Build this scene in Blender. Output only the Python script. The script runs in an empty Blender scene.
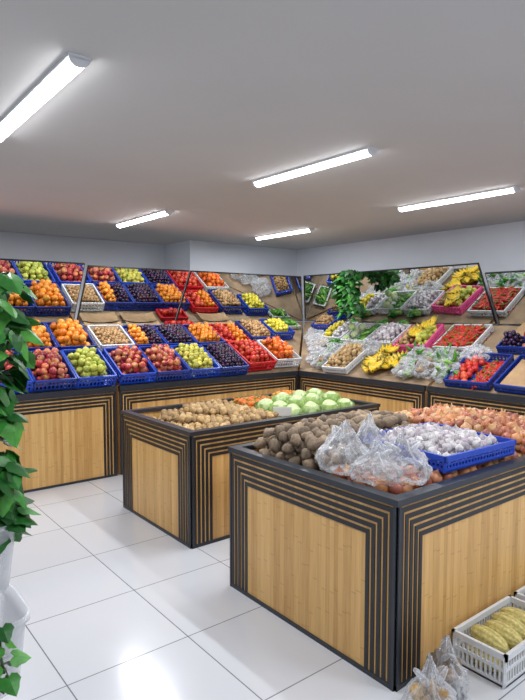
import bpy, math, random
import numpy as np
from mathutils import Vector, Matrix, noise
random.seed(7); rng=np.random.default_rng(7)

# ---------------------------------------------------------------- helpers
def lin(h):
    h=h.lstrip('#'); c=[int(h[i:i+2],16)/255 for i in (0,2,4)]
    return tuple((x/12.92 if x<=0.04045 else ((x+0.055)/1.055)**2.4) for x in c)
def newmat(name):
    m=bpy.data.materials.new(name); m.use_nodes=True
    nt=m.node_tree; return m,nt,nt.nodes['Principled BSDF']
def simple(name,hexc,rough=0.5,metal=0.0,spec=0.5,noise_amt=0.0,nscale=20,bump=0.0):
    m,nt,b=newmat(name)
    b.inputs['Roughness'].default_value=rough; b.inputs['Metallic'].default_value=metal
    b.inputs['Specular IOR Level'].default_value=spec
    c=lin(hexc); b.inputs['Base Color'].default_value=(*c,1)
    if noise_amt>0 or bump>0:
        tc=nt.nodes.new('ShaderNodeTexCoord'); n=nt.nodes.new('ShaderNodeTexNoise')
        n.inputs['Scale'].default_value=nscale; n.inputs['Detail'].default_value=5
        nt.links.new(tc.outputs['Object'],n.inputs['Vector'])
        if noise_amt>0:
            r=nt.nodes.new('ShaderNodeValToRGB')
            r.color_ramp.elements[0].position=.3; r.color_ramp.elements[1].position=.7
            r.color_ramp.elements[0].color=(*[x*(1-noise_amt) for x in c],1)
            r.color_ramp.elements[1].color=(*[min(1,x*(1+noise_amt)) for x in c],1)
            nt.links.new(n.outputs['Fac'],r.inputs['Fac']); nt.links.new(r.outputs['Color'],b.inputs['Base Color'])
        if bump>0:
            bp=nt.nodes.new('ShaderNodeBump'); bp.inputs['Strength'].default_value=bump; bp.inputs['Distance'].default_value=.01
            nt.links.new(n.outputs['Fac'],bp.inputs['Height']); nt.links.new(bp.outputs['Normal'],b.inputs['Normal'])
    return m
def vcol(name,rough,mottle=0.25,scale=60,trans=0.0):
    m,nt,b=newmat(name)
    a=nt.nodes.new('ShaderNodeAttribute'); a.attribute_name='Col'
    tc=nt.nodes.new('ShaderNodeTexCoord'); n=nt.nodes.new('ShaderNodeTexNoise'); n.inputs['Scale'].default_value=scale; n.inputs['Detail'].default_value=4
    nt.links.new(tc.outputs['Object'],n.inputs['Vector'])
    mr=nt.nodes.new('ShaderNodeMapRange'); mr.inputs[1].default_value=.3; mr.inputs[2].default_value=.7
    mr.inputs[3].default_value=1-mottle; mr.inputs[4].default_value=1+mottle
    nt.links.new(n.outputs['Fac'],mr.inputs[0])
    mx=nt.nodes.new('ShaderNodeVectorMath'); mx.operation='SCALE'
    nt.links.new(a.outputs['Color'],mx.inputs[0]); nt.links.new(mr.outputs[0],mx.inputs['Scale'])
    nt.links.new(mx.outputs[0],b.inputs['Base Color']); b.inputs['Roughness'].default_value=rough
    return m
M_gloss=vcol('fruit_skin_glossy',.38,.24,45)
M_matte=vcol('vegetable_skin_matte',.8,.3,70)
M_leaf=vcol('leaf_green',.4,.25,40)
M_blue=simple('blue_plastic','#1c44b4',.35)
M_navy=simple('navy_plastic','#1d388c',.35)
M_white=simple('white_plastic','#d6d9dc',.35)
M_pink=simple('pink_plastic','#ee5c9a',.35)
M_red=simple('red_plastic','#c8242c',.35)
M_black=simple('black_strip','#202125',.4)
M_rim=simple('dark_steel_edge','#33373e',.35,.2)
M_card=simple('cardboard','#a98a66',.85,noise_amt=.18,nscale=9)
M_paper=simple('paper_white','#eeeeea',.7)
M_bulk=simple('board_brown','#957e64',.8,noise_amt=.3,nscale=6)
M_mirror=simple('mirror_glass','#dbdfe0',.015,1.0)
M_housing=simple('lamp_housing','#eef0f4',.4)

def wood():
    m,nt,b=newmat('bamboo_panel'); N=nt.nodes; L=nt.links
    tc=N.new('ShaderNodeTexCoord'); s=N.new('ShaderNodeSeparateXYZ'); L.new(tc.outputs['Object'],s.inputs[0])
    ad=N.new('ShaderNodeMath'); ad.operation='ADD'; L.new(s.outputs[0],ad.inputs[0]); L.new(s.outputs[1],ad.inputs[1])
    mu=N.new('ShaderNodeMath'); mu.operation='MULTIPLY'; mu.inputs[1].default_value=36; L.new(ad.outputs[0],mu.inputs[0])
    fl=N.new('ShaderNodeMath'); fl.operation='FLOOR'; L.new(mu.outputs[0],fl.inputs[0])
    wn=N.new('ShaderNodeTexWhiteNoise'); wn.noise_dimensions='1D'; L.new(fl.outputs[0],wn.inputs['W'])
    cb=N.new('ShaderNodeCombineXYZ')
    g1=N.new('ShaderNodeMath'); g1.operation='MULTIPLY'; g1.inputs[1].default_value=90; L.new(ad.outputs[0],g1.inputs[0])
    g2=N.new('ShaderNodeMath'); g2.operation='MULTIPLY'; g2.inputs[1].default_value=5; L.new(s.outputs[2],g2.inputs[0])
    g3=N.new('ShaderNodeMath'); g3.operation='MULTIPLY'; g3.inputs[1].default_value=37; L.new(wn.outputs['Value'],g3.inputs[0])
    L.new(g1.outputs[0],cb.inputs[0]); L.new(g2.outputs[0],cb.inputs[1]); L.new(g3.outputs[0],cb.inputs[2])
    n=N.new('ShaderNodeTexNoise'); n.inputs['Scale'].default_value=1.0; n.inputs['Detail'].default_value=4; L.new(cb.outputs[0],n.inputs['Vector'])
    m1=N.new('ShaderNodeMath'); m1.operation='MULTIPLY'; m1.inputs[1].default_value=.42; L.new(wn.outputs['Value'],m1.inputs[0])
    m2=N.new('ShaderNodeMath'); m2.operation='MULTIPLY_ADD'; m2.inputs[1].default_value=.6; L.new(n.outputs['Fac'],m2.inputs[0]); L.new(m1.outputs[0],m2.inputs[2])
    r=N.new('ShaderNodeValToRGB'); e=r.color_ramp.elements
    e[0].position=.2; e[0].color=(*lin('#b98b4e'),1); e[1].position=.78; e[1].color=(*lin('#dfb574'),1)
    z1=N.new('ShaderNodeMath'); z1.operation='MULTIPLY_ADD'; z1.inputs[1].default_value=3.2; L.new(s.outputs[2],z1.inputs[0]); L.new(g3.outputs[0],z1.inputs[2])
    fr=N.new('ShaderNodeMath'); fr.operation='FRACT'; L.new(z1.outputs[0],fr.inputs[0])
    lt=N.new('ShaderNodeMath'); lt.operation='LESS_THAN'; lt.inputs[1].default_value=.02; L.new(fr.outputs[0],lt.inputs[0])
    sc=N.new('ShaderNodeMath'); sc.operation='MULTIPLY'; sc.inputs[1].default_value=.28; L.new(lt.outputs[0],sc.inputs[0])
    mx=N.new('ShaderNodeMixRGB'); mx.inputs[2].default_value=(*lin('#8a6030'),1)
    L.new(sc.outputs[0],mx.inputs[0]); L.new(r.outputs['Color'],mx.inputs[1])
    L.new(m2.outputs[0],r.inputs['Fac']); L.new(mx.outputs[0],b.inputs['Base Color'])
    b.inputs['Roughness'].default_value=.4
    return m
M_wood=wood()
def tiles():
    m,nt,b=newmat('floor_tile'); N=nt.nodes; L=nt.links
    tc=N.new('ShaderNodeTexCoord'); mp=N.new('ShaderNodeMapping'); mp.inputs['Location'].default_value=(-0.2,-0.56,0)
    L.new(tc.outputs['Object'],mp.inputs[0])
    br=N.new('ShaderNodeTexBrick'); br.offset=0; br.squash=1
    br.inputs['Scale'].default_value=1; br.inputs['Brick Width'].default_value=.6; br.inputs['Row Height'].default_value=.6
    br.inputs['Mortar Size'].default_value=.003; br.inputs['Mortar Smooth'].default_value=.1; br.inputs['Bias'].default_value=0
    br.inputs['Color1'].default_value=(*lin('#cbcdd2'),1); br.inputs['Color2'].default_value=(*lin('#c5c8ce'),1); br.inputs['Mortar'].default_value=(*lin('#74777d'),1)
    L.new(mp.outputs[0],br.inputs['Vector']); L.new(br.outputs['Color'],b.inputs['Base Color'])
    n=N.new('ShaderNodeTexNoise'); n.inputs['Scale'].default_value=5; n.inputs['Detail'].default_value=4; L.new(tc.outputs['Object'],n.inputs['Vector'])
    mr=N.new('ShaderNodeMapRange'); mr.inputs[3].default_value=.10; mr.inputs[4].default_value=.24; L.new(n.outputs['Fac'],mr.inputs[0]); L.new(mr.outputs[0],b.inputs['Roughness'])
    return m
M_tile=tiles()
M_ceil=simple('ceiling_paint','#cbcac9',.9,noise_amt=.012,nscale=2)
M_wall=simple('wall_paint','#dadee6',.85,noise_amt=.02,nscale=3)
def bagmat(name,al,ar=.85,bs=.6):
    m,nt,b=newmat(name); N=nt.nodes; L=nt.links
    b.inputs['Base Color'].default_value=(*lin('#e2e5ea'),1); b.inputs['Roughness'].default_value=.16
    tr=N.new('ShaderNodeBsdfTransparent'); mx=N.new('ShaderNodeMixShader')
    lw=N.new('ShaderNodeLayerWeight'); lw.inputs[0].default_value=.4
    mr=N.new('ShaderNodeMapRange'); mr.inputs[3].default_value=al; mr.inputs[4].default_value=ar
    tc=N.new('ShaderNodeTexCoord'); n=N.new('ShaderNodeTexNoise'); n.inputs['Scale'].default_value=28; n.inputs['Detail'].default_value=3; n.inputs['Distortion'].default_value=1.5
    L.new(tc.outputs['Object'],n.inputs['Vector'])
    bp=N.new('ShaderNodeBump'); bp.inputs['Strength'].default_value=bs; bp.inputs['Distance'].default_value=.02
    L.new(n.outputs['Fac'],bp.inputs['Height']); L.new(bp.outputs['Normal'],b.inputs['Normal']); L.new(bp.outputs['Normal'],lw.inputs['Normal'])
    L.new(lw.outputs['Facing'],mr.inputs[0]); L.new(mr.outputs[0],mx.inputs[0])
    L.new(tr.outputs[0],mx.inputs[1]); L.new(b.outputs[0],mx.inputs[2])
    L.new(mx.outputs[0],nt.nodes['Material Output'].inputs[0]); return m
M_bag=bagmat('thin_plastic_bag',.12,.85)
M_clear=bagmat('clear_plastic',.16,.75,.1)
def emis():
    m,nt,b=newmat('led_diffuser')
    b.inputs['Base Color'].default_value=(1,1,1,1); b.inputs['Emission Color'].default_value=(.95,.97,1,1); b.inputs['Emission Strength'].default_value=17
    return m
M_led=emis()

class MB:
    def __init__(s): s.v=[];s.f=[];s.m=[];s.c=[];s.sm=[];s.n=0;s.mats=[]
    def mi(s,mat):
        if mat not in s.mats: s.mats.append(mat)
        return s.mats.index(mat)
    def add(s,v,f,mat,col=(1,1,1),smooth=False,T=None):
        v=np.asarray(v,float)
        if T is not None: v=v@T[0].T+T[1]
        k=s.mi(mat); n=s.n
        s.v.append(v); 
        for a in f: s.f.append(tuple(i+n for i in a))
        s.m.extend([k]*len(f)); s.sm.extend([smooth]*len(f))
        col=np.asarray(col,float)
        if col.ndim==1: col=np.tile(col,(len(v),1))
        s.c.append(col); s.n+=len(v)
    def box(s,lo,hi,mat,T=None):
        (a,b,c),(d,e,g)=lo,hi
        v=[(a,b,c),(d,b,c),(d,e,c),(a,e,c),(a,b,g),(d,b,g),(d,e,g),(a,e,g)]
        s.add(v,[(0,3,2,1),(4,5,6,7),(0,1,5,4),(1,2,6,5),(2,3,7,6),(3,0,4,7)],mat,T=T)
    def hexa(s,v,mat):
        s.add(v,[(0,3,2,1),(4,5,6,7),(0,1,5,4),(1,2,6,5),(2,3,7,6),(3,0,4,7)],mat)
    def build(s,name,parent=None):
        me=bpy.data.meshes.new(name); V=np.concatenate(s.v)
        ctr=(V.min(0)+V.max(0))/2; ctr[2]=V[:,2].min()
        if getattr(s,'keep',False): ctr=np.zeros(3)
        me.from_pydata((V-ctr).tolist(),[],s.f)
        for m in s.mats: me.materials.append(m)
        me.polygons.foreach_set('material_index',s.m); me.polygons.foreach_set('use_smooth',s.sm)
        ca=me.color_attributes.new('Col','FLOAT_COLOR','POINT')
        C=np.concatenate(s.c); C=np.hstack([C,np.ones((len(C),1))]).astype(np.float32)
        ca.data.foreach_set('color',C.ravel())
        me.update(); o=bpy.data.objects.new(name,me); o.location=ctr
        bpy.context.collection.objects.link(o)
        if parent: o.parent=parent
        return o

def revolve(prof,segs=12):
    v=[];f=[]
    v.append((0,0,prof[0][1]))
    for r,z in prof[1:-1]:
        for i in range(segs):
            a=2*math.pi*i/segs; v.append((r*math.cos(a),r*math.sin(a),z))
    v.append((0,0,prof[-1][1])); R=len(prof)-2
    for i in range(segs): f.append((0,1+(i+1)%segs,1+i))
    for k in range(R-1):
        for i in range(segs):
            a=1+k*segs+i;b=1+k*segs+(i+1)%segs; f.append((a,b,b+segs,a+segs))
    t=len(v)-1; o=1+(R-1)*segs
    for i in range(segs): f.append((t,o+i,o+(i+1)%segs))
    return np.array(v,float),f
def sph(n=8): return [(math.sin(math.pi*i/n),-math.cos(math.pi*i/n)) for i in range(n+1)]
T_SPH=revolve(sph(8),12)
T_APPLE=revolve([(0,-.78),(.35,-.9),(.7,-.7),(.95,-.2),(1.0,.25),(.85,.66),(.5,.86),(.2,.8),(0,.62)],12)
T_LEMON=revolve([(0,-1.3),(.18,-1.15),(.6,-.85),(.92,-.35),(.95,.3),(.65,.82),(.2,1.12),(0,1.28)],12)
T_ONION=revolve([(0,-.85),(.4,-.78),(.85,-.4),(1,.05),(.85,.5),(.4,.85),(.14,1.15),(.1,1.5),(0,1.55)],12)
T_PEAR=revolve([(0,-.9),(.5,-.85),(.95,-.4),(1,.1),(.75,.6),(.45,1.0),(.3,1.3),(0,1.42)],12)
def bump_t(T,amp,sc,seed):
    v,f=T; out=[]
    for p in v:
        q=Vector(p); out.append(q*(1+amp*noise.noise(q*sc+Vector((seed*3.1,seed,0)))))
    return np.array([tuple(a) for a in out]),f
T_POT=[bump_t((T_SPH[0]*np.array([1.25,1,.9]),T_SPH[1]),.3,1.3,i) for i in range(6)]
def mk_melon():
    v,f=revolve(sph(12),20); v=v.copy()
    a=np.arctan2(v[:,1],v[:,0]); k=1+.05*np.cos(a*10); v[:,0]*=.46*k; v[:,1]*=.46*k
    return v,f
T_MELON=mk_melon()
def tube(path,rad,seg=7):
    v=[];f=[];n=len(path)
    for i,(p,r) in enumerate(zip(path,rad)):
        p=Vector(p); t=(Vector(path[min(i+1,n-1)])-Vector(path[max(i-1,0)])).normalized()
        a=t.orthogonal().normalized() if abs(t.y)>.9 else t.cross(Vector((0,1,0))).normalized(); b=t.cross(a)
        for k in range(seg):
            an=2*math.pi*k/seg; v.append(tuple(p+a*r*math.cos(an)+b*r*math.sin(an)))
    for i in range(n-1):
        for k in range(seg):
            a=i*seg+k;b=i*seg+(k+1)%seg; f.append((a,b,b+seg,a+seg))
    f.append(tuple(range(seg))[::-1]); f.append(tuple((n-1)*seg+k for k in range(seg)))
    return np.array(v),f
def mk_banana():
    P=[];R=[]
    for i in range(10):
        t=i/9; a=-0.9+1.8*t; P.append((.11*math.sin(a),0,.11*(1-math.cos(a)))); 
        R.append([.006,.008,.014,.018,.019,.019,.018,.015,.008,.004][i])
    return tube(P,R,6)
T_BAN=mk_banana()
ban_col=np.repeat(np.array([lin('#5b5a1e'),lin('#b9b030'),lin('#dcb82c'),lin('#e6bf27'),lin('#e8c22a'),lin('#e8c22a'),lin('#e6bf27'),lin('#dcb82c'),lin('#a89a2a'),lin('#3a2c14')]),6,axis=0)
def mk_pepper():
    P=[];R=[]
    for i in range(8):
        t=i/7; P.append((.02*math.sin(t*2.4),0,.15*t)); R.append([.004,.005,.016,.020,.018,.015,.009,.003][i])
    return tube(P,R,7)
T_PEP=mk_pepper()
def rotm(a=None):
    q=rng.normal(size=4); q/=np.linalg.norm(q); w,x,y,z=q
    return np.array([[1-2*(y*y+z*z),2*(x*y-z*w),2*(x*z+y*w)],[2*(x*y+z*w),1-2*(x*x+z*z),2*(y*z-x*w)],[2*(x*z-y*w),2*(y*z+x*w),1-2*(x*x+y*y)]])
def rz(a): c,s=math.cos(a),math.sin(a); return np.array([[c,-s,0],[s,c,0],[0,0,1.]])
def ry(a): c,s=math.cos(a),math.sin(a); return np.array([[c,0,s],[0,1,0],[-s,0,c]])
def rx(a): c,s=math.cos(a),math.sin(a); return np.array([[1,0,0],[0,c,-s],[0,s,c]])
KIND={
 'apple':(T_APPLE,.037,['#a0262c','#b03238','#801c28','#b84c40','#be6c54','#98303a'],M_gloss),
 'greenapple':(T_APPLE,.036,['#b0b446','#bfc056','#a0aa42'],M_gloss),
 'orange':(T_SPH,.038,['#de8418','#e88e26','#da7814','#e29a38'],M_gloss),
 'lemon':(T_LEMON,.027,['#d4c034','#d8cc48','#c8ba38'],M_gloss),
 'pear':(T_PEAR,.031,['#bcb446','#c8ba50','#a8a846'],M_gloss),
 'plum':(T_SPH,.021,['#2a1a3a','#3a2145','#1f1830','#4a2a3a'],M_gloss),
 'tomato':(T_SPH,.033,['#c02a20','#cc3e26','#b2221c','#c85030'],M_gloss),
 'persimmon':(T_APPLE,.037,['#da641e','#de7422','#ce5818'],M_gloss),
 'mandarin':(T_SPH,.028,['#de8420','#e2922e','#d47616'],M_gloss),
 'onion':(T_ONION,.036,['#b8714a','#c98a5c','#a6624a','#bc8060','#985a4a','#cfa078','#c4986a'],M_gloss),
 'potato':(T_POT,.033,['#8c7862','#7d6b58','#9a866e','#6f604f','#8a7866'],M_matte),
 'youngpotato':(T_POT,.026,['#b79868','#a8895c','#c0a276','#9e8058'],M_matte),
 'walnut':(T_POT,.02,['#a8855a','#98744a','#b89468'],M_matte),
 'cabbage_small':(T_SPH,.05,['#b3c88a','#a4bb74','#c3d0a4'],M_matte),
 'garlic':(T_ONION,.026,['#c9c5c7','#bdb6bb','#d2cfcf','#aea5ad'],M_matte),
 'carrot':(T_PEP,1,['#d8702c','#d07a3c'],M_matte),
 'pepper':(T_PEP,1,['#b8221a','#c4301e','#a01a18'],M_gloss),
 'greenpepper':(T_PEP,1,['#4f8a2a','#7fb04a','#3e7524'],M_gloss),
}
def heap(mb,kind,u0,u1,v0,v1,z0,layers,frame=None,dome=0.0,keep=1.0,pred=None):
    T,r,cols,mat=KIND[kind]
    R=np.eye(3) if frame is None else frame[0]; t=np.zeros(3) if frame is None else frame[1]
    long=r==1; d=.042 if long else r*2.0
    if kind in('potato','youngpotato'): d=r*2.15
    cols=[np.array(lin(c)) for c in cols]
    for k in range(layers):
        inset=k*d*.25; j=0; y=v0+d/2+inset*.6+(d*.28 if k%2 else 0)
        while y<v1-d/2-inset*.4+.001:
            x=u0+d/2+inset+(d/2 if (j+k)%2 else 0)
            while x<u1-d/2-inset+.001:
                if random.random()<keep and (pred is None or pred(x,y,k)):
                    cx=(x-u0)/(u1-u0)*2-1; cy=(y-v0)/(v1-v0)*2-1
                    h=z0+d/2+k*d*.72+dome*max(0,(1-cx*cx))*(1-cy*cy)
                    p=np.array([x+random.uniform(-.16,.16)*d,y+random.uniform(-.16,.16)*d,h+random.uniform(-.1,.1)*d])
                    tt=T[random.randrange(6)] if isinstance(T,list) else T
                    s=(1 if long else r)*random.uniform(.84,1.12)
                    if long: 
                        RR=rz(random.uniform(0,6.28))@ry(math.pi/2+random.uniform(-.25,.25)); p=p-RR@np.array([0,0,.07])
                        p[0]=min(max(p[0],u0),u1); p[1]=min(max(p[1],v0),v1)
                    elif kind in('garlic','onion','greenapple','persimmon','apple'): RR=rz(random.uniform(0,6.28))@rx(random.uniform(-1.3,1.3))
                    else: RR=rotm()
                    c=cols[random.randrange(len(cols))]*random.uniform(.78,1.14)
                    vv=tt[0]
                    if kind in('apple',):
                        c2=np.array(lin('#d0a044')); w=np.clip((vv[:,0:1]*.6+vv[:,2:3]*.8-.55)*1.2,0,.7); C=c*(1-w)+c2*w
                    elif long:
                        C=np.tile(c,(len(vv),1)); C[:14]=lin('#3f7a24')
                    else: C=np.tile(c,(len(vv),1))
                    mb.add(vv*s,tt[1],mat,C,True,T=(R@RR,R@p+t))
                x+=d
            y+=d*.87; j+=1
def crate(mb,w,l,h,mat,F,ribs=.035,th=.008):
    B=lambda lo,hi: mb.box(lo,hi,mat,T=F)
    B((-w/2,0,0),(w/2,l,th))
    for (z0,z1,ex) in ((0,.02,0),(h*.45,h*.55,0),(h-.028,h,.007)):
        B((-w/2-ex,-ex,z0),(-w/2+th,l+ex,z1));B((w/2-th,-ex,z0),(w/2+ex,l+ex,z1))
        B((-w/2-ex,-ex,z0),(w/2+ex,th,z1));B((-w/2-ex,l-th,z0),(w/2+ex,l+ex,z1))
    n=int(w/ribs)
    for i in range(n+1):
        x=-w/2+th/2+(w-th)*i/n; q=ribs*.2 if 0<i<n else .012
        B((x-q,.001,0),(x+q,th-.001,h-.01));B((x-q,l-th+.001,0),(x+q,l-.001,h-.01))
    n=int(l/ribs)
    for i in range(n+1):
        y=th/2+(l-th)*i/n; q=ribs*.2
        B((-w/2+.001,y-q,0),(-w/2+th-.001,y+q,h-.01));B((w/2-th+.001,y-q,0),(w/2-.001,y+q,h-.01))

# ---------------------------------------------------------------- room
CEIL=2.57
def slab(name,lo,hi,mat):
    mb=MB(); mb.keep=True; mb.box(lo,hi,mat); return mb.build(name)
slab('floor',(-2.1,-2.1,-.1),(6.1,7.5,0),M_tile)
slab('ceiling',(-2.1,-2.1,CEIL),(6.1,7.5,CEIL+.1),M_ceil)
slab('wall_right',(6.0,-2.0,0),(6.1,6.7,CEIL),M_wall)
slab('wall_back',(-2.0,7.4,0),(4.06,7.5,CEIL),M_wall)
slab('wall_back_jog',(4.06,6.7,0),(6.1,7.5,CEIL),M_wall)
slab('wall_left',(-2.1,-2.0,0),(-2.0,7.5,CEIL),M_wall)
slab('wall_front',(-2.1,-2.1,0),(6.1,-2.0,CEIL),M_wall)

# ---------------------------------------------------------------- ceiling lights
def fixture(x,y0,y1):
    e=bpy.data.objects.new('ceiling_light',None); e.location=((x),(y0+y1)/2,CEIL); bpy.context.collection.objects.link(e)
    mb=MB(); mb.keep=True; L=(y1-y0)/2
    mb.box((-.044,-L,-.014),(.044,L,0),M_housing)
    for s in(-1,1):
        a,b=sorted((s*L,s*(L-.014))); n=8; v=[];
        for yy in(a,b):
            for i in range(n+1):
                an=math.pi*i/n; v.append((.04*math.cos(an),yy,-.012-.032*math.sin(an)))
        f=[tuple(range(n+1)),tuple(range(2*n+1,n,-1))]+[(i,i+n+1,i+n+2,i+1) for i in range(n)]
        mb.add(v,f,M_housing)
    mb.build('housing',e)
    mb=MB(); mb.keep=True; n=6; v=[];f=[]
    for yy in(-L+.014,L-.014):
        for i in range(n+1):
            a=math.pi*i/n; v.append((.036*math.cos(a),yy,-.014-.028*math.sin(a)))
    for i in range(n): f.append((i,i+1,i+n+2,i+n+1))
    mb.add(v,f,M_led,smooth=True); mb.build('diffuser',e)
    la=bpy.data.lights.new('led_strip','AREA'); la.shape='RECTANGLE'; la.size=.05; la.size_y=2*L-.05; la.energy=25; la.color=(.95,.97,1)
    lo=bpy.data.objects.new('led_strip',la); lo.parent=e; lo.location=(0,0,-.046); bpy.context.collection.objects.link(lo)
for x,x2 in ((.84,.85),(2.65,2.72),(4.33,4.58)):
    for y in (-.5,2.29,4.86):
        fixture(x2 if y>4 else x,y-(.12 if x<1 and y>0 else 0),y+(1.12 if x<4 or y<4 else 1.02))

# ---------------------------------------------------------------- striped panel
def panel(mb,P,u0,u1,H,nrib=5,b0=.014):
    def bar(a,b,z0,z1,o1,mat,o0=0.0):
        vs=[P(a,o0,z0),P(b,o0,z0),P(b,o1,z0),P(a,o1,z0),P(a,o0,z1),P(b,o0,z1),P(b,o1,z1),P(a,o1,z1)]
        mb.hexa(vs,mat)
    bar(u0,u1,0,H,.004,M_wood,-.01)
    w=.0205; pit=.0325
    for i in range(nrib):
        o=b0+i*pit
        bar(u0+o,u0+o+w,.022,H-o,.008,M_black)
        bar(u1-o-w,u1-o,.022,H-o,.008,M_black)
        bar(u0+o+w,u1-o-w,H-o-w,H-o,.008,M_black)
    bar(u0,u1,0,.022,.010,M_rim)
    bar(u0,u0+.014,.0,H,.011,M_rim); bar(u1-.014,u1,.0,H,.011,M_rim)
def bin_(x0,x1,y0,y1,H):
    mb=MB(); mb.keep=True
    t=.03
    mb.box((x0,y0,0),(x1,y0+t,H-.02),M_wood); mb.box((x0,y1-t,0),(x1,y1,H-.02),M_wood)
    mb.box((x0,y0+t,0),(x0+t,y1-t,H-.02),M_wood); mb.box((x1-t,y0+t,0),(x1,y1-t,H-.02),M_wood)
    mb.box((x0+t,y0+t,H-.13),(x1-t,y1-t,H-.11),M_bulk)
    panel(mb,lambda u,o,z:(x0-o,u,z),y0,y1,H-.025); panel(mb,lambda u,o,z:(x1+o,u,z),y0,y1,H-.025)
    panel(mb,lambda u,o,z:(u,y0-o,z),x0,x1,H-.025); panel(mb,lambda u,o,z:(u,y1+o,z),x0,x1,H-.025)
    r=.045;e=.013
    mb.box((x0-e,y0-e,H-.028),(x1+e,y0+r,H),M_rim); mb.box((x0-e,y1-r,H-.028),(x1+e,y1+e,H),M_rim)
    mb.box((x0-e,y0+r,H-.028),(x0+r,y1-r,H),M_rim); mb.box((x1-r,y0+r,H-.028),(x1+e,y1-r,H),M_rim)
    return mb.build('produce_display_bin')
AX0,AX1,AY0,AY1=1.875,3.87,1.465,2.66
BX0,BX1,BY0,BY1=1.965,3.87,3.25,4.31
HA,HB=.825,.80
bin_(AX0,AX1,AY0,AY1,HA); bin_(BX0,BX1,BY0,BY1,HB)

# bin A contents
zA=HA-.11
mb=MB(); heap(mb,'potato',AX0+.06,3.08,1.98,AY1-.06,zA,4,dome=.04,pred=lambda x,y,k: (y-1.62-.12*k)>(x-2.0)*.15+.1); mb.build('potato_pile')
mb=MB(); heap(mb,'onion',3.10,AX1-.06,AY0+.06,AY1-.06,zA,3,dome=.05)
heap(mb,'onion',AX0+.06,3.09,AY0+.06,1.97,zA,2,dome=0.0); mb.build('onion_pile')
F=(rz(math.radians(-2))@rx(.02),np.array([2.62,1.53,zA+.125]))
mb=MB(); crate(mb,.60,.54,.08,M_blue,F,ribs=.025)
heap(mb,'garlic',-.29,.29,.01,.53,.012,2,frame=F,dome=.01,pred=lambda x,y,k:k==0 or random.random()<.75); mb.build('garlic_crate')
# bin B contents
zB=HB-.11
mb=MB(); heap(mb,'youngpotato',BX0+.06,2.9,BY0+.08,BY1-.06,zB,3,dome=.0,pred=lambda x,y,k:(x-BX0)>.2*k+.1+.1*math.sin(y*9)); mb.build('young_potato_pile')
mb=MB()
heap(mb,'carrot',2.95,3.4,3.87,BY1-.06,zB,4,dome=.02); mb.build('carrot_pile')
mb=MB(); heap(mb,'mandarin',3.42,3.8,3.87,BY1-.06,zB,3,dome=.02); mb.build('mandarin_pile')
def cabbage(mb,c,r,seed):
    v,f=revolve(sph(14),20); vv=[]
    for p in v:
        q=Vector(p); k=1+.07*noise.noise(q*2.2+Vector((seed,0,0)))+.03*abs(noise.noise(q*5+Vector((0,seed,0))))
        vv.append(tuple(q*k*r))
    vv=np.array(vv); vv[:,2]*=.85
    col=np.array(lin('#bccf96'))
    R=rotm(); mb.add(vv,f,M_leaf,col,True,T=(R,np.array(c)))
    for i in range(6):
        R=rz(i*1.05+seed)@ry(.5+.25*math.sin(i*3+seed)); lv=[];lf=[];n=8
        for a in range(n+1):
            for b in range(n+1):
                th=(a/n-.5)*1.9; ph=(b/n-.5)*1.7; rr=r*(1.03+.05*noise.noise(Vector((a*.5,b*.5,i+seed)))+.07*max(0,(abs(a/n-.5)*2)**3))
                lv.append((rr*math.cos(th)*math.cos(ph),rr*math.sin(ph)*math.cos(th*.6),rr*math.sin(th)))
        for a in range(n):
            for b in range(n):
                k=a*(n+1)+b; lf.append((k,k+1,k+n+2,k+n+1))
        cc=np.array(lin(random.choice(['#a9c478','#b4cb8c','#9ab96a'])))
        mb.add(np.array(lv),lf,M_leaf,cc,True,T=(R,np.array(c)))
mb=MB(); s=0
for k in range(2):
    for x in (3.02,3.22,3.42,3.62) if k==0 else (3.15,3.35,3.55):
        for y in ((3.40,3.58,3.75) if k==0 else (3.53,3.70)):
            s+=1; cabbage(mb,(x+random.uniform(-.02,.02),y,zB+.09+k*.055),.086+random.uniform(-.008,.008),s)
mb.build('cabbage_pile')
def pcard(x,y,z,a=-.65,w=.07,h=.075):
    mb=MB(); T=(rz(a)@rx(.2),np.array([x,y,z]))
    mb.box((-w,0,0),(w,.003,h),M_paper,T=T); mb.box((-.002,.003,-.1),(.002,.006,h*.7),M_paper,T=T); mb.build('price_card')
pcard(2.86,3.36,HB-.01)
pcard(3.55,2.5,HA+.02,w=.05,h=.05)

# ---------------------------------------------------------------- display counters
ZF,ZB_,D=.87,1.46,1.10
AL=math.atan2(ZB_-ZF,D); CA,SA=math.cos(AL),math.sin(AL)
PL=lambda u,d,z:(u,5.2+d,z)
PR=lambda u,d,z:(4.7+d,u,z)
def counter(P,u0,u1,mitre):
    mb=MB(); mb.keep=True; prof=[(0.012,0),(0.012,ZF-.02),(D,ZB_-.02),(D,0)]
    v=[P(u0,d,z) for d,z in prof]+[P(u1+(d if mitre else 0),d,z) for d,z in prof]
    mb.add(v,[(0,1,2,3),(7,6,5,4),(0,4,5,1),(2,6,7,3),(3,7,4,0)],M_wood)
    mb.add([v[1],v[5],v[6],v[2]],[(0,1,2,3)],M_bulk)
    panel(mb,lambda u,o,z:P(u,-o,z),u0,u1,ZF-.04,4)
    def bar(a,b,d0,d1,z0,z1,mat):
        mb.hexa([P(a,d0,z0),P(b,d0,z0),P(b,d1,z0),P(a,d1,z0),P(a,d0,z1),P(b,d0,z1),P(b,d1,z1),P(a,d1,z1)],mat)
    bar(u0,u1,-.022,.02,ZF-.045,ZF+.012,M_rim)
    th=.012
    q=[P(u0,.02,ZF+.0),P(u1+(.02 if mitre else 0),.02,ZF+.0),P(u1+(D if mitre else 0),D,ZB_-.004),P(u0,D,ZB_-.004)]
    q2=[(a,b,c-th) for a,b,c in q]; mb.hexa(q2+q,M_bulk)
    return mb.build('produce_display_counter')
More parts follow.
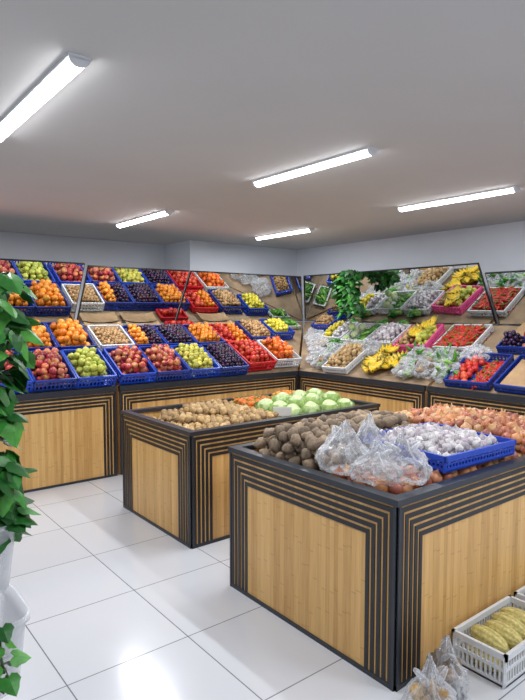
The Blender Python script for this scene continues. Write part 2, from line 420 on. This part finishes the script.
counter(PL,.1,2.30,False); counter(PL,2.335,4.66,True)
counter(PR,3.36,5.2,True); counter(PR,1.0,3.325,False)
def mirror(P,u0,u1,mitre,zt=2.08,dt=.72):
    mb=MB(); mb.keep=True
    def q(off,inset):
        r=[]
        L=math.hypot(D-dt,zt-ZB_); td,tz=(dt-D)/L,(zt-ZB_)/L; nd,nz=-tz,td
        for (s,e) in ((inset,0),(inset,1),(L-inset,1),(L-inset,0)):
            d=D+td*s+nd*off; z=ZB_+.01+tz*s+nz*off
            u=(u0+inset) if e==0 else (u1+(d if mitre else 0)-inset)
            r.append(P(u,d,z))
        return r
    mb.hexa(q(-.02,0)+q(0,0),M_black)
    mb.hexa(q(0.0,.008)+q(.003,.008),M_mirror)
    return mb.build('leaning_mirror')
mirror(PL,.1,2.30,False,2.10); mirror(PL,2.335,3.58,False); mirror(PL,3.60,4.66,True)
mirror(PR,3.26,5.2,True,2.09); mirror(PR,1.0,3.22,False,1.99,.78)

def FL(u,s,rot=0,lift=.006):
    R=np.array([[1,0,0],[0,CA,-SA],[0,SA,CA]]); p=np.array([u,5.2+.02+s*CA-SA*lift,ZF+s*SA+CA*lift+.012]); return (R@rz(rot),p)
def FR(u,s,rot=0,lift=.006):
    R=np.array([[0,CA,-SA],[-1,0,0],[0,SA,CA]]); p=np.array([4.7+.02+s*CA-SA*lift,u,ZF+s*SA+CA*lift+.012]); return (R@rz(rot),p)
def fcrate(name,F,kinds,mat=M_blue,w=.37,l=.50,h=.12,layers=3,dome=.03):
    mb=MB(); crate(mb,w,l,h,mat,F)
    if isinstance(kinds,str): kinds=[kinds]
    n=len(kinds)
    for i,k in enumerate(kinds):
        a=-w/2+.012+(w-.024)*i/n; b=-w/2+.012+(w-.024)*(i+1)/n
        z0=.012; r=KIND[k][1]; lay=layers
        if r<.03 and r!=1 and h>.07: z0=.03; lay=layers+(1 if r<.025 else 0)
        heap(mb,k,a,b,.012,l-.012,z0,lay,frame=F,dome=dome)
    return mb.build(name)
row1=[('apple_crate','apple',.55),('apple_crate','apple',.94),('apple_crate','apple',1.33),('apple_crate','apple',1.72),('green_apple_crate','greenapple',2.11),
('apple_crate','apple',2.54),('apple_crate','apple',2.93),('pear_crate','pear',3.32),('plum_crate','plum',3.71)]
for n,k,u in row1: fcrate(n,FL(u,.0,random.uniform(-.01,.01)),k,M_blue if random.random()<.5 else M_navy)
row2=[('orange_crate','orange',.55),('orange_crate','orange',.94),('orange_crate','orange',1.33),('orange_crate','orange',1.72),('orange_crate','orange',2.11)]
for n,k,u in row2: fcrate(n,FL(u,.56,random.uniform(-.01,.01)),k,M_navy)
fcrate('walnut_crate',FL(2.54,.56),['walnut'],M_white,layers=2,l=.42)
fcrate('mandarin_crate',FL(2.93,.54,.01),['mandarin','plum'],M_navy,l=.42)
fcrate('plum_crate',FL(3.32,.54),'plum',M_navy,l=.42)
fcrate('mandarin_crate',FL(3.71,.54),['mandarin'],M_navy,l=.42)
fcrate('tomato_crate',FL(4.14,.05,.03),['tomato'],M_red,w=.4,l=.48)
fcrate('persimmon_crate',FL(4.57,.08,-.02),['persimmon'],M_white,w=.38,l=.46)
fcrate('tomato_crate',FL(4.14,.60),['tomato','mandarin'],M_red,l=.42,h=.09,layers=2)
fcrate('red_tray',FL(3.6,1.0),['tomato'],M_red,l=.18,h=.05,layers=1)
fcrate('walnut_tray',FL(4.56,.62),['walnut'],M_navy,l=.42)
fcrate('lemon_crate',FL(4.98,.72),['lemon'],M_blue,l=.36,w=.34)
fcrate('greens_tray',FL(5.36,1.0),['greenpepper'],M_white,l=.18,w=.3,h=.05,layers=2)
def sheet(name,F,w,l,z=.002,mat=M_card,curl=.03):
    mb=MB();v=[];f=[];n=8
    for i in range(n+1):
        for j in range(n+1):
            x=(i/n-.5)*w;y=j/n*l; v.append((x,y,z+curl*(abs(i/n-.5)*2)**3+.006*noise.noise(Vector((i*.6,j*.6,w*9)))+.006))
    for i in range(n):
        for j in range(n): k=i*(n+1)+j; f.append((k,k+n+1,k+n+2,k+1))
    mb.add(v,f,mat,T=F,smooth=True); return mb.build(name)
for u in (2.62,3.12,4.2): sheet('cardboard_sheet',FL(u,1.04),.44,.17)
# ---- right counter
fcrate('pepper_tray',FR(2.93,.02,.02),['tomato','pepper'],M_navy,w=.44,l=.50,h=.08,layers=1,dome=0)
F=FR(2.42,.02,-.02); mb=MB(); crate(mb,.46,.50,.08,M_navy,F); mb.build('blue_tray')
sheet('cardboard_sheet',(F[0],F[1]+F[0]@np.array([0,.03,.03])),.38,.42)
fcrate('potato_crate',FR(4.62,.02,.03),['youngpotato'],M_white,w=.36,h=.08,layers=2)
fcrate('apple_crate',FR(1.9,.02),['apple'],M_blue,w=.42)
fcrate('red_pepper_crate',FR(3.42,.60,.03),['pepper'],M_white,w=.44,l=.48,h=.08,layers=3,dome=.02)
fcrate('pink_produce_crate',FR(3.92,.56,.12),['youngpotato','greenapple'],M_pink,w=.40,l=.46,h=.10,layers=2)
fcrate('garlic_crate',FR(4.40,.62),['garlic'],M_white,w=.36,l=.42,h=.08,layers=2)
fcrate('green_vegetable_crate',FR(4.82,.62),['cabbage_small','greenpepper'],M_white,w=.38,l=.42,h=.09,layers=2)
fcrate('lemon_crate',FR(5.24,.66),['lemon','garlic'],M_white,w=.36,l=.40,h=.09,layers=2)
fcrate('walnut_crate',FR(5.64,.92),['walnut'],M_blue,w=.34,l=.24)
fcrate('date_crate',FR(2.72,.66,.03),['plum','apple'],M_navy,w=.44,l=.2,h=.08)
for u in (2.68,2.2): sheet('cardboard_sheet',FR(u,.90 if u>2.5 else .58),.5,.3 if u>2.5 else .55,curl=.04)
fcrate('apple_crate',FR(1.72,.6),['apple'],M_navy,w=.42)

def bunch(mb,F,n=6):
    for i in range(n):
        a=(i-(n-1)/2)*.28
        v=(T_BAN[0]+np.array([.09,0,0]))*1.1
        vv=(v@rz(a).T)+np.array([0,0,.02+.006*(i%2)])
        mb.add(vv,T_BAN[1],M_gloss,ban_col*random.uniform(.9,1.05),True,T=F)
mb=MB()
for i in range(11):
    F=FR(4.28-.15*(i%4)+random.uniform(-.03,.03),.12+.14*(i//4),0,.02+.03*(i%2)); bunch(mb,(F[0]@rz(random.uniform(0,6.28)),F[1]))
mb.build('banana_pile')
mb=MB()
for i in range(3):
    F=FR(3.98-.12*(i%2),.66+.14*i,0,.12); bunch(mb,(F[0]@rz(random.uniform(0,6.28)),F[1]),5)
mb.build('banana_bunch')
def herbs(name,F,n=60,L=.22,w=.07):
    mb=MB()
    for i in range(n):
        x=random.uniform(-w,w); h=random.uniform(.01,.06); sp=random.uniform(-.5,.5)
        P=[(x*.4,0,h),(x*.8,L*.5,h+.01),(x+sp*.06,L,h+random.uniform(-.01,.02))]
        tv,tf=tube(P,[.0022]*3,4); mb.add(tv,tf,M_leaf,lin('#8fb45c'),True,T=F)
        for k in range(3):
            a=random.uniform(0,6.28); s=random.uniform(.014,.026); c=P[2]
            q=np.array([(0,0,0),(s,s*.4,0.004),(0,2*s,0),(-s,s*.4,0.004)])@rz(a).T@rx(random.uniform(-.8,.8)).T+np.array(c)-np.array([0,k*.03,0])
            mb.add(q,[(0,1,2),(0,2,3)],M_leaf,np.array(lin(random.choice(['#2f7a2a','#4c9a3a','#225c20']))),False,T=F)
    mb.build(name)
for u,s_,r in ((3.62,.05,.4),(3.55,.3,-.5),(4.9,.08,.6),(3.30,.32,1.2),(5.05,.4,.2),(4.6,1.06,1.4),(5.1,1.08,1.5),(4.3,1.08,1.5)):
    herbs('herb_bundle',FR(u,s_,r,.02),n=90,L=.22 if s_<1 else .14)

def ico():
    import bmesh
    bm=bmesh.new(); bmesh.ops.create_icosphere(bm,subdivisions=5,radius=1); v=np.array([x.co[:] for x in bm.verts]); f=[tuple(a.index for a in p.verts) for p in bm.faces]; bm.free(); return v,f
ICO=ico()
def bag(name,c,sx,sy,sz,seed,content=None,F=None,neck=.35):
    mb=MB(); vv=[]
    for p in ICO[0]:
        q=Vector(p); s=Vector((seed*7.3,seed*1.7,seed))
        k=1+.25*noise.noise(q*1.6+s)+.2*(abs(noise.noise(q*3.4+s)))-.16*abs(noise.noise(q*7+s))-.08*abs(noise.noise(q*13+s))
        x,y,z=q*k
        z2=max(z,-.55)+.55
        if z>.35:
            t=min(1,(z-.35)/.6); w=1-t*(1-neck); x*=w;y*=w
            z2+=t*t*.6
            an=math.atan2(y,x); x*=1+.3*t*math.sin(an*7+seed); y*=1+.3*t*math.sin(an*7+seed)
        vv.append((x*sx,y*sy,z2*sz))
    T=(rz(seed*1.3),np.array(c)) if F is None else (F[0]@rz(seed*1.3),F[1])
    mb.add(vv,ICO[1],M_bag,smooth=True,T=T)
    for sgn in(-1,1):
        P=[]
        for i in range(9):
            t=i/8; P.append((sgn*.2*sx+math.sin(t*math.pi)*.45*sx*sgn,(t-.5)*.5*sy,(1.35+.4*math.sin(t*math.pi))*sz))
        tv,tf=tube(P,[.006+.02*abs(i/8-.5) for i in range(9)],6); mb.add(tv,tf,M_bag,smooth=True,T=T)
    if content:
        kind,n=content; TT,r,cols,mat=KIND[kind]
        for i in range(n):
            a=random.uniform(0,6.28); rr=math.sqrt(random.random())*.62; lay=i/n
            p=np.array([rr*sx*math.cos(a),rr*sy*math.sin(a),(r if r!=1 else .02)+lay*sz*.95])
            tt=TT[i%6] if isinstance(TT,list) else TT
            cc=np.array(lin(random.choice(cols)))
            mb.add(tt[0]*(r if r!=1 else 1),tt[1],mat,cc,True,T=(T[0]@rotm(),T[0]@p+T[1]))
    return mb.build(name)
zt=zA+.11
bag('plastic_bag',(2.03,1.92,zt),.14,.12,.115,1)
bag('plastic_bag',(2.13,1.64,zt),.13,.12,.10,2)
bag('plastic_bag',(2.20,1.90,zt),.12,.11,.12,3)
bag('plastic_bag',(2.01,1.70,zt),.11,.10,.085,4)
for i,(u,s,k) in enumerate([(3.24,.12,'greenpepper'),(3.48,.12,'potato'),(3.42,.34,'greenpepper'),(3.70,.10,'garlic'),(4.92,.10,'youngpotato'),(5.12,.2,'garlic'),(4.95,.34,None),(3.72,.34,'greenpepper'),(4.48,.45,None),(4.75,.42,'lemon'),(5.4,.5,None),(3.1,.45,'garlic'),(5.3,.42,'youngpotato'),(5.62,.66,None)]):
    bag('plastic_bag',None,.16,.14,.075,i+6,content=(k,14) if k else None,F=FR(u,s+.08,0,.012))
bag('produce_bag',(1.845,1.27,0),.10,.095,.12,31,content=('youngpotato',16),neck=.25)
bag('produce_bag',(2.05,1.33,0),.095,.085,.11,32,content=('potato',16),neck=.25)
I=np.eye(3)
def melon_crate(x,y):
    F=(I,np.array([x,y,0.001])); mb=MB(); crate(mb,.50,.25,.15,M_white,F,ribs=.022)
    for i in range(9):
        k=i//5; p=np.array([-.19+.09*(i%5)+.04*k,.125+random.uniform(-.01,.01),.055+.065*k]); R=rz(random.uniform(-.2,.2))@rx(math.pi/2)
        a=np.arctan2(T_MELON[0][:,1],T_MELON[0][:,0]); w=(np.cos(a*10)*.5+.5)[:,None]
        C=np.array(lin('#d6c884'))*w+np.array(lin('#ada25e'))*(1-w)
        mb.add(T_MELON[0]*.1,T_MELON[1],M_matte,C,True,T=(R,p+F[1]))
    mb.build('melon_crate')
melon_crate(2.50,1.18); melon_crate(3.06,1.18)

# ---------------------------------------------------------------- ivy
LV=[(0,.05),(.22,-.14),(.5,.0),(.58,.3),(.42,.48),(.3,.72),(0,1.05),(-.3,.72),(-.42,.48),(-.58,.3),(-.5,.0),(-.22,-.14)]
lv=np.array([(0,.35,0.05)]+[(x,y,-.28*abs(x)-.12*max(0,y-.5)) for x,y in LV]); lf=[(0,1+i,1+(i+1)%12) for i in range(12)]
def ivy(name,path,n,spread,size,dens=None,fx=1):
    mb=MB(); pts=[Vector(p) for p in path]; tv,tf=tube(path,[.005]*len(path),6)
    mb.add(tv,tf,M_leaf,lin('#2f4a1c'),True)
    for i in range(n):
        tt=random.random()
        if dens: tt=tt**dens
        t=tt*(len(pts)-1.001); k=int(t); p=pts[k].lerp(pts[k+1],t-k)
        a=random.uniform(0,6.28); d=random.uniform(.2,1)*spread*(1.15-.5*tt if dens else 1)
        q=np.array(p)+np.array([math.cos(a)*d*fx,math.sin(a)*d,random.uniform(-.03,.03)])
        R=rz(a-math.pi/2)@rx(random.uniform(-1.5,-.2))@ry(random.uniform(-.6,.6))
        c=np.array(lin(random.choice(['#2a6a28','#34802f','#1c5220','#4a9438','#226026'])))
        mb.add(lv*size*random.uniform(.7,1.2),lf,M_leaf,c,False,T=(R,q))
        if d>.03:
            tv,tf=tube([tuple(p),tuple((Vector(p)+Vector(q))/2+Vector((0,0,.01))),tuple(q)],[.002]*3,4); mb.add(tv,tf,M_leaf,lin('#3b5a24'),True)
    return mb.build(name)
path=[(.435+.015*math.sin(i*1.1),1.91+.015*math.cos(i*1.7),1.72-i*.105) for i in range(9)]
ivy('hanging_ivy',path,210,.10,.07,1.15)
ivy('hanging_ivy',[(.41,1.80,.64),(.41,1.80,.56),(.42,1.80,.5)],10,.04,.05)
ivy('hanging_ivy',[(5.24,4.90+.02*math.sin(i),2.10-.1*i) for i in range(6)],280,.21,.085,fx=.55)

e=bpy.data.objects.new('storage_rack',None); e.location=(.1,2.2,0); bpy.context.collection.objects.link(e)
def loc(mb):
    o=mb.build(mb.nm,e); o.location=(-.1,-2.2,0); return o
mb=MB(); mb.keep=True; mb.nm='frame'
for x in(-.3,.40):
    for y in(1.99,2.65): mb.box((x-.012,y-.012,0),(x+.012,y+.012,1.72),M_white)
for z in(.10,.36,.69,1.18,1.68):
    for y in np.linspace(1.99,2.65,14): mb.box((-.3,y-.003,z),(.40,y+.003,z+.006),M_white)
    for x in(-.3,.40): mb.box((x-.005,1.99,z-.01),(x+.005,2.65,z+.008),M_white)
    for y in(1.99,2.65): mb.box((-.3,y-.005,z-.01),(.40,y+.005,z+.008),M_white)
loc(mb)
def tub(x0,x1,y0,y1,z,h):
    mb=MB(); mb.keep=True; mb.nm='clear_tub'; cx,cy=(x0+x1)/2,(y0+y1)/2; rings=[];n=40
    for (sc,zz) in ((.80,0),(.86,.01),(.90,h*.4),(.95,h*.9),(1.0,h*.93),(1.0,h),(.96,h),(.93,h*.88),(.88,h*.4),(.84,.016)):
        for i in range(n):
            a=2*math.pi*i/n; ca,sa=math.cos(a),math.sin(a)
            px=math.copysign(abs(ca)**.35,ca)*(x1-x0)/2*sc; py=math.copysign(abs(sa)**.35,sa)*(y1-y0)/2*sc
            rings.append((cx+px,cy+py,z+zz))
    f=[]
    for k in range(9):
        for i in range(n): f.append((k*n+i,k*n+(i+1)%n,(k+1)*n+(i+1)%n,(k+1)*n+i))
    f.append(tuple(range(n))); f.append(tuple(9*n+i for i in range(n)))
    mb.add(rings,f,M_clear,smooth=True)
    heap(mb,'garlic',x0+.08,x1-.08,y0+.08,y1-.08,z+.016,2); loc(mb)
tub(-.0,.535,1.84,2.2,.37,.25); tub(-.0,.515,1.86,2.2,.70,.23); tub(-.0,.49,1.87,2.2,1.19,.12)

# ---------------------------------------------------------------- camera / world
w=bpy.data.worlds.new('World'); bpy.context.scene.world=w; w.use_nodes=True
w.node_tree.nodes['Background'].inputs[0].default_value=(.6,.65,.7,1); w.node_tree.nodes['Background'].inputs[1].default_value=.2
cam=bpy.data.cameras.new('camera'); co=bpy.data.objects.new('camera',cam); bpy.context.collection.objects.link(co)
cam.sensor_fit='VERTICAL'; cam.sensor_height=36; cam.lens=570/700*36; cam.clip_start=.02
th=math.radians(3.8); yaw=math.radians(38.4)
f=Vector((math.cos(th)*math.sin(yaw),math.cos(th)*math.cos(yaw),-math.sin(th)))
co.location=(0,0,1.6); co.rotation_euler=f.to_track_quat('-Z','Y').to_euler()
bpy.context.scene.camera=co
bpy.context.scene.view_settings.view_transform='Standard'
